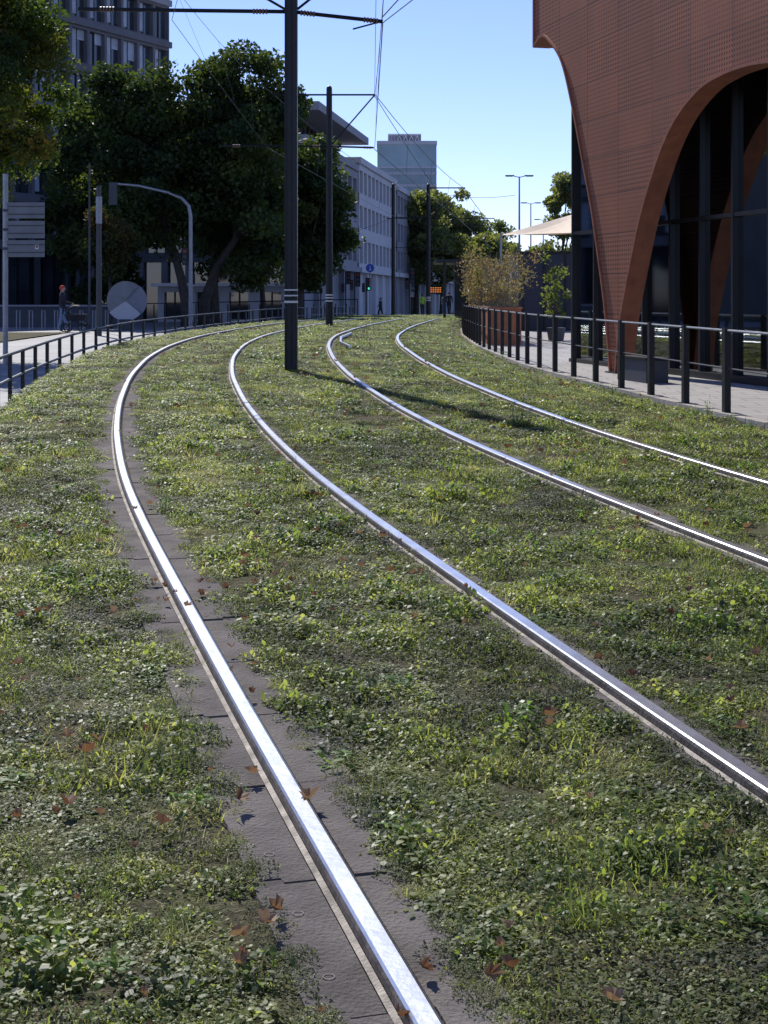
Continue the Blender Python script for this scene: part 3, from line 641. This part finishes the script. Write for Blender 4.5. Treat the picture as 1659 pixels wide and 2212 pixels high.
mb=MB(); mb.box((8.6,62,2.0),(6.4,5,3.2),m_navy)
for i in range(8): mb.box((5.6+i*.85,59.47,2.0),(.06,.06,3.1),m_black)
mb.box((8.6,62,3.66),(6.5,5.1,.12),m_black); mb.build('site_container')
mb=MB(); mb.box((4.6,70,3.55),(4.4,4,.16),m_mull)
for xx in(2.8,6.4): mb.box((xx,68.4,2),(.12,.12,3),m_mull)
mb.box((5,71.5,2),(3.2,.1,2.9),m_glassb); mb.build('canopy')
pl=group('planter',(3.45,48,.45)); mb=MB()
mb.box((3.45,48,.98),(.9,12,1.08),m_rust); mb.box((3.45,48,1.53),(.98,12.08,.05),m_rust); mb.box((3.45,48,1.55),(.8,11.8,.06),m_bark); mb.build('box',pl)
sh=group('shrub',(3.4,47,1.5)); mb=MB(); cen=[];rr=[]
for i in range(260):
    x=U(3.05,3.85); y=U(42.2,53.8); a=U(0,6.28); sp=U(.1,1.05); hh=U(.7,1.85); tp=(x+sp*math.cos(a),y+sp*math.sin(a),1.5+hh); mb.tube([(x,y,1.5),(x+.3*sp*math.cos(a),y+.3*sp*math.sin(a),1.5+hh*.6),tp],[.012,.009,.004],m_straw,4)
    if random.random()<.7: cen.append(tuple(Vector((x,y,1.4)).lerp(Vector(tp),U(.15,1)))); rr.append(U(.14,.36))
mb.build('stems',sh); V,T=leafcloud(cen,rr,55,.08,1.2); quads('foliage',V,T,m_dry,sh)
pp=group('potted_plant',(5.35,46,.45)); mb=MB(); mb.tube([(5.35,46,.4),(5.35,46,.9)],[.22,.3],m_concd,12); cen=[];rr=[]
for i in range(16):
    tp=(5.35+U(-.4,.4),46+U(-.4,.4),U(1.3,3.1)); mb.tube([(5.35,46,.85),tp],[.015,.005],m_bark,4); cen.append(tp); rr.append(U(.15,.28))
mb.build('pot_and_stems',pp); V,T=leafcloud(cen,rr,50,.1,1.1); quads('foliage',V,T,m_tC,pp)
sl=group('shade_sail',(5.6,50,4)); mb=MB(); n=10; A=np.array((3.95,50,3.95));B1=np.array((6.6,51.5,4.75));C1_=np.array((6.9,47.5,3.95)); vs=[];fs=[]; ids={}
for i in range(n+1):
    for j in range(n+1-i):
        u_=i/n;v_=j/n;w_=1-u_-v_; p=A*w_+B1*u_+C1_*v_; p[2]-=.35*(27*u_*v_*w_)**.7*.5; 
        ids[(i,j)]=len(vs); vs.append(tuple(p))
for i in range(n):
    for j in range(n-i):
        fs.append((ids[i,j],ids[i+1,j],ids[i,j+1]))
        if j<n-i-1: fs.append((ids[i+1,j],ids[i+1,j+1],ids[i,j+1]))
mb.add(vs,fs,m_sail); mb.tube([(3.95,50,.4),(3.95,50,4.0)],.04,m_galv); mb.tube([(6.6,51.5,.4),(6.6,51.5,4.8)],.04,m_galv); mb.build('cloth_and_posts',sl)
def lamp(x,y,top,double=True):
    g=h(x,y); e=group('street_lamp',(x,y,g)); mb=MB(); mb.tube([(x,y,g),(x,y,top)],[.09,.05],m_galv,8)
    for s in((-1,1) if double else (-1,)):
        mb.tube([(x,y,top-.05),(x+s*.4,y,top+.04)],.03,m_galv,6); mb.box((x+s*.65,y,top+.06),(.6,.22,.08),m_polegrey); mb.box((x+s*.68,y,top+.01),(.42,.16,.03),m_lamp)
    mb.build('lamp_post',e)
lamp(9.15,100,10.1); lamp(13.9,140,10.9); lamp(16.8,156,10.2,False)
x,y=-10.25,40; g=h(x,y); y=34.5; x=-8.83; g=h(x,y); e=group('direction_sign',(x,y,g)); mb=MB(); mb.tube([(x,y,g),(x,y,4.7)],.06,m_galv,10)
for a,b_ in((4.03,3.66),(3.60,3.20),(3.15,2.76)):
    mb.box((x+.50,y-.09,(a+b_)/2),(.86,.04,a-b_),m_plate); mb.box((x+.50,y-.115,(a+b_)/2+.09),(.84,.02,.022),m_polegrey); mb.box((x+.50,y-.115,(a+b_)/2-.09),(.84,.02,.022),m_polegrey); mb.box((x+.02,y-.11,(a+b_)/2),(.14,.03,.06),m_polegrey)
mb.box((x+.76,y-.116,3.0),(.08,.008,.12),m_white); mb.box((x+.76,y-.122,3.0),(.05,.008,.05),m_redl); mb.build('post_and_plates',e)
x,y=-10.6,55; g=h(x,y); e=group('utility_pole',(x,y,g)); mb=MB(); mb.tube([(x,y,g),(x,y,6.0)],[.11,.085],m_polegrey,12); mb.tube([(x,y,4.6),(x,y,5.6)],.115,m_galv,14); mb.build('pole',e)
x,y=-12.35,62; g=h(x,y); e=group('flag_pole',(x,y,g)); mb=MB(); mb.tube([(x,y,g),(x,y,7.5)],[.05,.035],m_polegrey,8); mb.build('pole',e)
def sighead(mb,x,y,z,s=1,lit=True):
    mb.box((x,y,z),(.3*s,.22*s,.95*s),m_black)
    for k,mt in((.3,m_redl),(0,m_polegrey),(-.3,m_grnl if lit else m_polegrey)):
        mb.tube([(x,y-.112*s,z+k*s),(x,y-.13*s,z+k*s)],.1*s,mt,12); mb.tube([(x,y-.1*s,z+k*s+.1*s),(x,y-.24*s,z+k*s+.09*s)],.03*s,m_black,5)
x,y=-8.63,66; g=h(x,y); e=group('traffic_light',(x,y,g)); mb=MB()
mb.tube([(x,y,g),(x,y,5.5),(x-.08,y,5.95),(x-.4,y,6.3),(x-1,y,6.55),(x-2.3,y,6.85),(x-3.4,y,6.95)],[.1,.085,.08,.07,.06,.055,.05],m_galv,10)
mb.box((x-3.45,y,6.5),(.36,.2,1.0),m_polegrey); mb.tube([(x-3.4,y,6.95),(x-3.4,y+.12,6.5)],.03,m_galv,5)
sighead(mb,x-.25,y,3.7,.8,False); sighead(mb,x+.1,y+.2,2.7,.5,False); mb.build('mast_and_signals',e,False)
for i,(x,y,hh) in enumerate(((-2.85,110,3.9),(-4.6,112,4.4),(-1.3,108,3.4),(1.95,112,4.0),(-1.9,96,3.6))):
    g=h(x,y); e=group('traffic_light',(x,y,g)); mb=MB(); mb.tube([(x,y,g),(x,y,hh)],.06,m_polegrey,8); sighead(mb,x+.22,y-.05,hh-.5,1,i==2); sighead(mb,x-.2,y-.05,2.4+g,.7,False); mb.build('post_and_signals',e)
x,y=-1.0,106; g=h(x,y); e=group('blue_traffic_sign',(x,y,g)); mb=MB(); mb.tube([(x,y,g),(x,y,4.4)],.04,m_galv,8); mb.tube([(x,y-.05,4.05),(x,y-.08,4.05)],.33,m_white,24); mb.tube([(x,y-.08,4.05),(x,y-.095,4.05)],.30,m_blue,24)
mb.tube([(x-.02,y-.1,4.2),(x+.02,y-.1,3.95)],.03,m_white,5); mb.tube([(x+.1,y-.1,3.93),(x-.08,y-.1,3.9)],.03,m_white,5); mb.build('sign',e)
x,y=3.84,110; g=h(x,y); e=group('departure_display',(x,y,g)); mb=MB(); mb.tube([(x-.35,y,g),(x-.35,y,2.8)],.05,m_polegrey,8); mb.box((x,y-.05,2.5),(.95,.16,.55),m_black)
for i in range(3):
    for j in range(5): mb.box((x-.34+j*.17,y-.14,2.66-i*.15),(.11+.03*((i*j)%2),.02,.04),m_orange)
mb.build('display',e)
x,y=-10.85,62; g=h(x,y); e=group('disc_sculpture',(x,y,g)); mb=MB(); R=.83; cz=1.72
def arc(a0,a1,yo,mat,fold):
    k=20; vs=[(x,y+yo,cz)]+[(x+R*math.cos(a),y+yo+fold*abs(math.cos(a)),cz+R*math.sin(a)) for a in np.linspace(a0,a1,k)]
    vs2=[(v[0],v[1]+.05,v[2]) for v in vs]; n=k+1
    mb.add(vs+vs2,[(0,i+1,i) for i in range(1,k)]+[(n,n+i,n+i+1) for i in range(1,k)]+[(i,i+1,n+i+1,n+i) for i in range(1,k)],mat)
arc(math.radians(50),math.radians(215),0,m_plate,.3); arc(math.radians(215),math.radians(320),.05,m_stonew,.05); arc(math.radians(-40),math.radians(50),.1,m_stoneg,.4)
mb.box((x,y+.1,g+.25),(.5,.3,.5),m_concd); mb.build('disc',e)
mb=MB(); mb.box((-19,70,.9),(13,.4,1.1),m_concd); mb.box((-19,69.97,1.49),(13.1,.5,.08),m_stoneg); mb.build('low_wall')
mb=MB()
for i in range(12):
    x=-17+i*.55; g=h(x,64); mb.tube([(x,64,g),(x,64,g+.85),(x,64.6,g+.85),(x,64.6,g)],.025,m_galv,6)
mb.build('bicycle_rack')
mb=MB()
for i in range(26):
    x=-17+i*.62; y=86-.1*i; g=h(x,y); mb.box((x,y,g+.55),(.06,.06,1.1),m_black)
mb.tube([(-17,86,h(-17,86)+1.08),(-1.5,83.5,h(-1.5,83.5)+1.08)],.03,m_black,6); mb.build('railing')

x,y=2.6,150; g=h(x,y); e=group('arched_kiosk',(x,y,g)); mb=MB()
for yo in(0,1.6):
    pts=[(x-1,y+yo,g)]+[(x-1*math.cos(a),y+yo,g+2.0+.95*math.sin(a)) for a in np.linspace(0,math.pi,12)]+[(x+1,y+yo,g)]; mb.tube(pts,.11,m_white,6)
k=12; A_=[(x-.98*math.cos(a),y,g+2.0+.93*math.sin(a)) for a in np.linspace(0,math.pi,k)]; Bq=[(p[0],y+1.6,p[2]) for p in A_]; mb.add(A_+Bq,[(i,i+1,k+i+1,k+i) for i in range(k-1)],m_white)
mb.box((x,y+1.55,g+1.1),(1.8,.06,2.0),m_glassb); mb.box((x,y+.1,g+2.25),(1.7,.06,.5),m_white); mb.box((x-.45,y+.1,g+1.0),(.7,.05,1.7),m_glassb); mb.build('frame',e)

def car(x,y,head,mat):
    g=h(x,y)+.03; e=group('car',(x,y,g)); mb=MB(); ca,sa=math.cos(head),math.sin(head)
    def T(a,b_,c): return (x+a*ca-b_*sa,y+a*sa+b_*ca,g+c)
    low=[(-2.1,.3),(-2.15,.6),(-2.0,.95),(-1.5,1.0),(.9,.98),(1.9,.82),(2.12,.6),(2.1,.3)]
    def ext(pr,mt,wf):
        n=len(pr); vs=[T(a,-wf(c),c) for a,c in pr]+[T(a,wf(c),c) for a,c in pr]; mb.add(vs,[tuple(range(n)),tuple(range(2*n-1,n-1,-1))]+[(i,n+i,n+(i+1)%n,(i+1)%n) for i in range(n)],mt)
    ext(low,mat,lambda c:.88-.06*abs(c-.6)); gh=[(-1.75,1.0),(-1.2,1.42),(.1,1.46),(.95,.985)]
    ext(gh,m_glassb,lambda c:.80-.32*(c-.98)); roof=[(-1.25,1.425),(-1.1,1.475),(.1,1.5),(.2,1.455)]; ext(roof,mat,lambda c:.66)
    for s in(-1,1):
        mb.tube([T(.95,s*.8,.98),T(.12,s*.66,1.47)],.035,mat,5); mb.tube([T(-1.75,s*.8,1.0),T(-1.2,s*.66,1.44)],.05,mat,5); mb.tube([T(-.5,s*.81,1.0),T(-.5,s*.67,1.45)],.035,mat,5)
        for a in(-1.3,1.3): mb.tube([T(a,s*.7,.32),T(a,s*.9,.32)],.32,m_rubber,16); mb.tube([T(a,s*.9,.32),T(a,s*.91,.32)],.2,m_galv,12)
        mb.box(T(2.08,s*.62,.68),(.12,.32,.15),m_lamp,head); mb.box(T(.6,s*.98,1.02),(.1,.18,.12),mat,head)
    mb.box(T(2.12,0,.42),(.06,1.2,.2),m_black,head); mb.box(T(2.15,0,.5),(.03,.5,.11),m_white,head)
    mb.build('body',e)
car(-1.9,190,-math.pi/2,m_carg); car(-5.3,150,-math.pi/2-.3,m_carw); car(-3.6,172,-math.pi/2,m_card)

# ---------------------------------------------------------------- people
def person(x,y,head,top,legs,hat=None,stride=.18,arm=.3,hgt=1.74):
    g=h(x,y)+.03; e=group('person',(x,y,g)); k=hgt/1.74
    J={'pel':((0,0,.95),.145),'bel':((0,0,1.1),.135),'che':((0,.01,1.3),.16),'ub':((0,0,1.43),.12),'nk':((0,.01,1.5),.06),'nk2':((0,.02,1.56),.055)}
    E=[('pel','bel'),('bel','che'),('che','ub'),('ub','nk'),('nk','nk2')]
    for s,n_,sd in((-1,'l',stride),(1,'r',-stride)):
        J['hp'+n_]=((s*.1,0,.88),.105); J['kn'+n_]=((s*.1,sd*.55+.03,.5),.07); J['an'+n_]=((s*.1,sd,.1),.045); J['to'+n_]=((s*.12,sd+.16,.04),.04)
        E+=[('pel','hp'+n_),('hp'+n_,'kn'+n_),('kn'+n_,'an'+n_),('an'+n_,'to'+n_)]
        J['sh'+n_]=((s*.19,0,1.42),.07); J['el'+n_]=((s*.24,-.03+arm*.2,1.14),.05); J['wr'+n_]=((s*.22,arm*.8,.95+arm*.35),.033); J['pa'+n_]=((s*.22,arm*.8+.07,.91+arm*.35),.036)
        E+=[('ub','sh'+n_),('sh'+n_,'el'+n_),('el'+n_,'wr'+n_),('wr'+n_,'pa'+n_)]
        bx,by,bz=J['pa'+n_][0]
        for q in range(4):
            J['f%d%s'%(q,n_)]=((bx+(q-1.5)*.022,by+.05,bz-.04-.006*(q%2)),.010); E.append(('pa'+n_,'f%d%s'%(q,n_)))
        J['th'+n_]=((bx-s*.045,by+.0,bz-.03),.011); E.append(('pa'+n_,'th'+n_))
    ks=list(J); me=bpy.data.meshes.new('sk'); me.from_pydata([tuple(c*k for c in J[q][0]) for q in ks],[(ks.index(a),ks.index(b_)) for a,b_ in E],[])
    o=bpy.data.objects.new('sk',me); C.objects.link(o); o.modifiers.new('s','SKIN'); o.modifiers.new('u','SUBSURF').levels=1
    for i,q in enumerate(ks): me.skin_vertices[0].data[i].radius=(J[q][1]*k,)*2; me.skin_vertices[0].data[i].use_root=(q=='pel')
    dg=bpy.context.evaluated_depsgraph_get(); dg.update(); m2=bpy.data.meshes.new_from_object(o.evaluated_get(dg)); bpy.data.objects.remove(o)
    m2.materials.clear()
    for mt in(legs,top,m_skin,m_shoe): m2.materials.append(mt)
    for p in m2.polygons:
        c=p.center/k; i=0 if c.z<.93 else 1
        if abs(c.x)>.17 and c.z<1.3: i=1
        if c.z<.09: i=3
        if c.z>1.51: i=2
        if abs(c.x)>.15 and c.y>arm*.8+.02 and c.z<1.2 and c.z>.7: i=2
        p.material_index=i; p.use_smooth=True
    ob=bpy.data.objects.new('body',m2); ob.location=(x,y,g); ob.rotation_euler=(0,0,head); C.objects.link(ob); setpar(ob,e)
    mb=MB(); ca,sa=math.cos(head),math.sin(head)
    def T(a,b_,c): return (x+(a*ca-b_*sa)*k,y+(a*sa+b_*ca)*k,g+c*k)
    def ell(c,r,mt,lo=0,hi=1,n=12,mm=8):
        vs=[T(c[0]+r[0]*math.sin(th)*math.cos(p_),c[1]+r[1]*math.sin(th)*math.sin(p_),c[2]+r[2]*math.cos(th)) for th in np.linspace(lo*math.pi+.02,hi*math.pi-.02,mm) for p_ in np.linspace(0,2*math.pi,n,endpoint=False)]
        mb.add(vs,[(i*n+j,(i+1)*n+j,(i+1)*n+(j+1)%n,i*n+(j+1)%n) for i in range(mm-1) for j in range(n)],mt)
    ell((0,.02,1.64),(.075,.092,.115),m_skin); ell((0,.0,1.665),(.085,.1,.105),hat or m_hair,0,.5); ell((0,-.02,1.64),(.083,.085,.1),hat or m_hair,.2,.62) 
    ell((0,.115,1.63),(.014,.02,.022),m_skin); ell((-.03,.1,1.65),(.012,.008,.008),m_dark); ell((.03,.1,1.65),(.012,.008,.008),m_dark); ell((0,.1,1.585),(.024,.008,.006),m_red)
    ell((-.08,.02,1.635),(.012,.02,.03),m_skin); ell((.08,.02,1.635),(.012,.02,.03),m_skin)
    mb.build('head',e,True)
person(-13.05,60,-math.pi/2+.3,m_dark,m_jean,m_red,.15,.4,1.85)
sx,sy=-12.4,59.4; g=h(sx,sy)+.03; e=group('stroller',(sx,sy,g)); mb=MB()
for a in(-.35,.35):
    for s in(-.25,.25):
        R=.17; mb.tube([(sx+a+R*math.cos(t_),sy+s,g+R+R*math.sin(t_)) for t_ in np.linspace(0,6.283,15)],.025,m_rubber,6)
    mb.tube([(sx+a,sy-.25,g+.17),(sx+a,sy+.25,g+.17)],.015,m_galv,5)
mb.tube([(sx+.35,sy-.22,g+.17),(sx-.55,sy-.22,g+1.02),(sx-.55,sy+.22,g+1.02),(sx+.35,sy+.22,g+.17)],.018,m_black,6); mb.tube([(sx-.35,sy-.22,g+.17),(sx+.2,sy-.22,g+.7)],.018,m_black,6)
mb.hexa([(sx-.3,sy-.2,g+.45),(sx+.4,sy-.2,g+.45),(sx+.4,sy+.2,g+.45),(sx-.3,sy+.2,g+.45),(sx-.38,sy-.23,g+.72),(sx+.48,sy-.23,g+.72),(sx+.48,sy+.23,g+.72),(sx-.38,sy+.23,g+.72)],m_dark)
k=9; vs=[]
for s in(-.23,0,.23):
    for t_ in np.linspace(0,math.pi*.62,k): r_=.34 if s else .38; vs.append((sx+.05-r_*math.cos(t_),sy+s,g+.72+r_*math.sin(t_)))
mb.add(vs,[(a*k+i,a*k+i+1,(a+1)*k+i+1,(a+1)*k+i) for a in(0,1) for i in range(k-1)],m_dark); mb.build('frame_and_hood',e)
for px,z,tp,lg,ht in((-7.77,150,m_dark,m_dark,None),(-6.64,152,m_greycl,m_dark,None),(-4.98,148,m_dark,m_jean,None),(-8.74,160,m_red,m_dark,None),(-.29,125,m_dark,m_dark,None),(.63,150,m_greycl,m_dark,None),(3.1,120,m_vest,m_dark,None),(5.19,118,m_dark,m_dark,None),(5.1,125,m_greycl,m_jean,None),(-3.76,155,m_dark,m_dark,None)):
    person(px,z,U(0,6.28),tp,lg,ht,U(.05,.25),U(.05,.3),U(1.7,1.88))

# ---------------------------------------------------------------- camera, light
cam=bpy.data.cameras.new('camera'); co=bpy.data.objects.new('camera',cam); C.objects.link(co); co.location=(0,0,1.76); co.rotation_euler=(math.pi/2,0,0)
cam.sensor_fit='VERTICAL'; cam.sensor_height=36; cam.sensor_width=27; cam.lens=52; cam.shift_y=-458/2212; cam.clip_start=.05; cam.clip_end=6000; scene.camera=co
az,el=math.radians(-20),math.radians(43)
sd=Vector((math.sin(az)*math.cos(el),math.cos(az)*math.cos(el),math.sin(el)))
su=bpy.data.lights.new('sun','SUN'); su.energy=5.0; su.angle=math.radians(.5); su.color=(1,.96,.89); so=bpy.data.objects.new('sun',su); so.rotation_euler=sd.to_track_quat('Z','Y').to_euler(); C.objects.link(so)
wd=bpy.data.worlds.new('World'); scene.world=wd; wd.use_nodes=True; N=wd.node_tree.nodes;L=wd.node_tree.links
sk=N.new('ShaderNodeTexSky'); sk.sky_type='NISHITA'; sk.sun_disc=False; sk.sun_elevation=el; sk.sun_rotation=az; sk.air_density=.85; sk.dust_density=.05; sk.ozone_density=2.0
tn=N.new('ShaderNodeVectorMath'); tn.operation='MULTIPLY'; tn.inputs[1].default_value=(.95,.94,1.3); L.new(sk.outputs[0],tn.inputs[0]); L.new(tn.outputs[0],N['Background'].inputs[0]); N['Background'].inputs[1].default_value=.13
scene.view_settings.view_transform='Standard'; scene.view_settings.look='None'; scene.view_settings.exposure=0
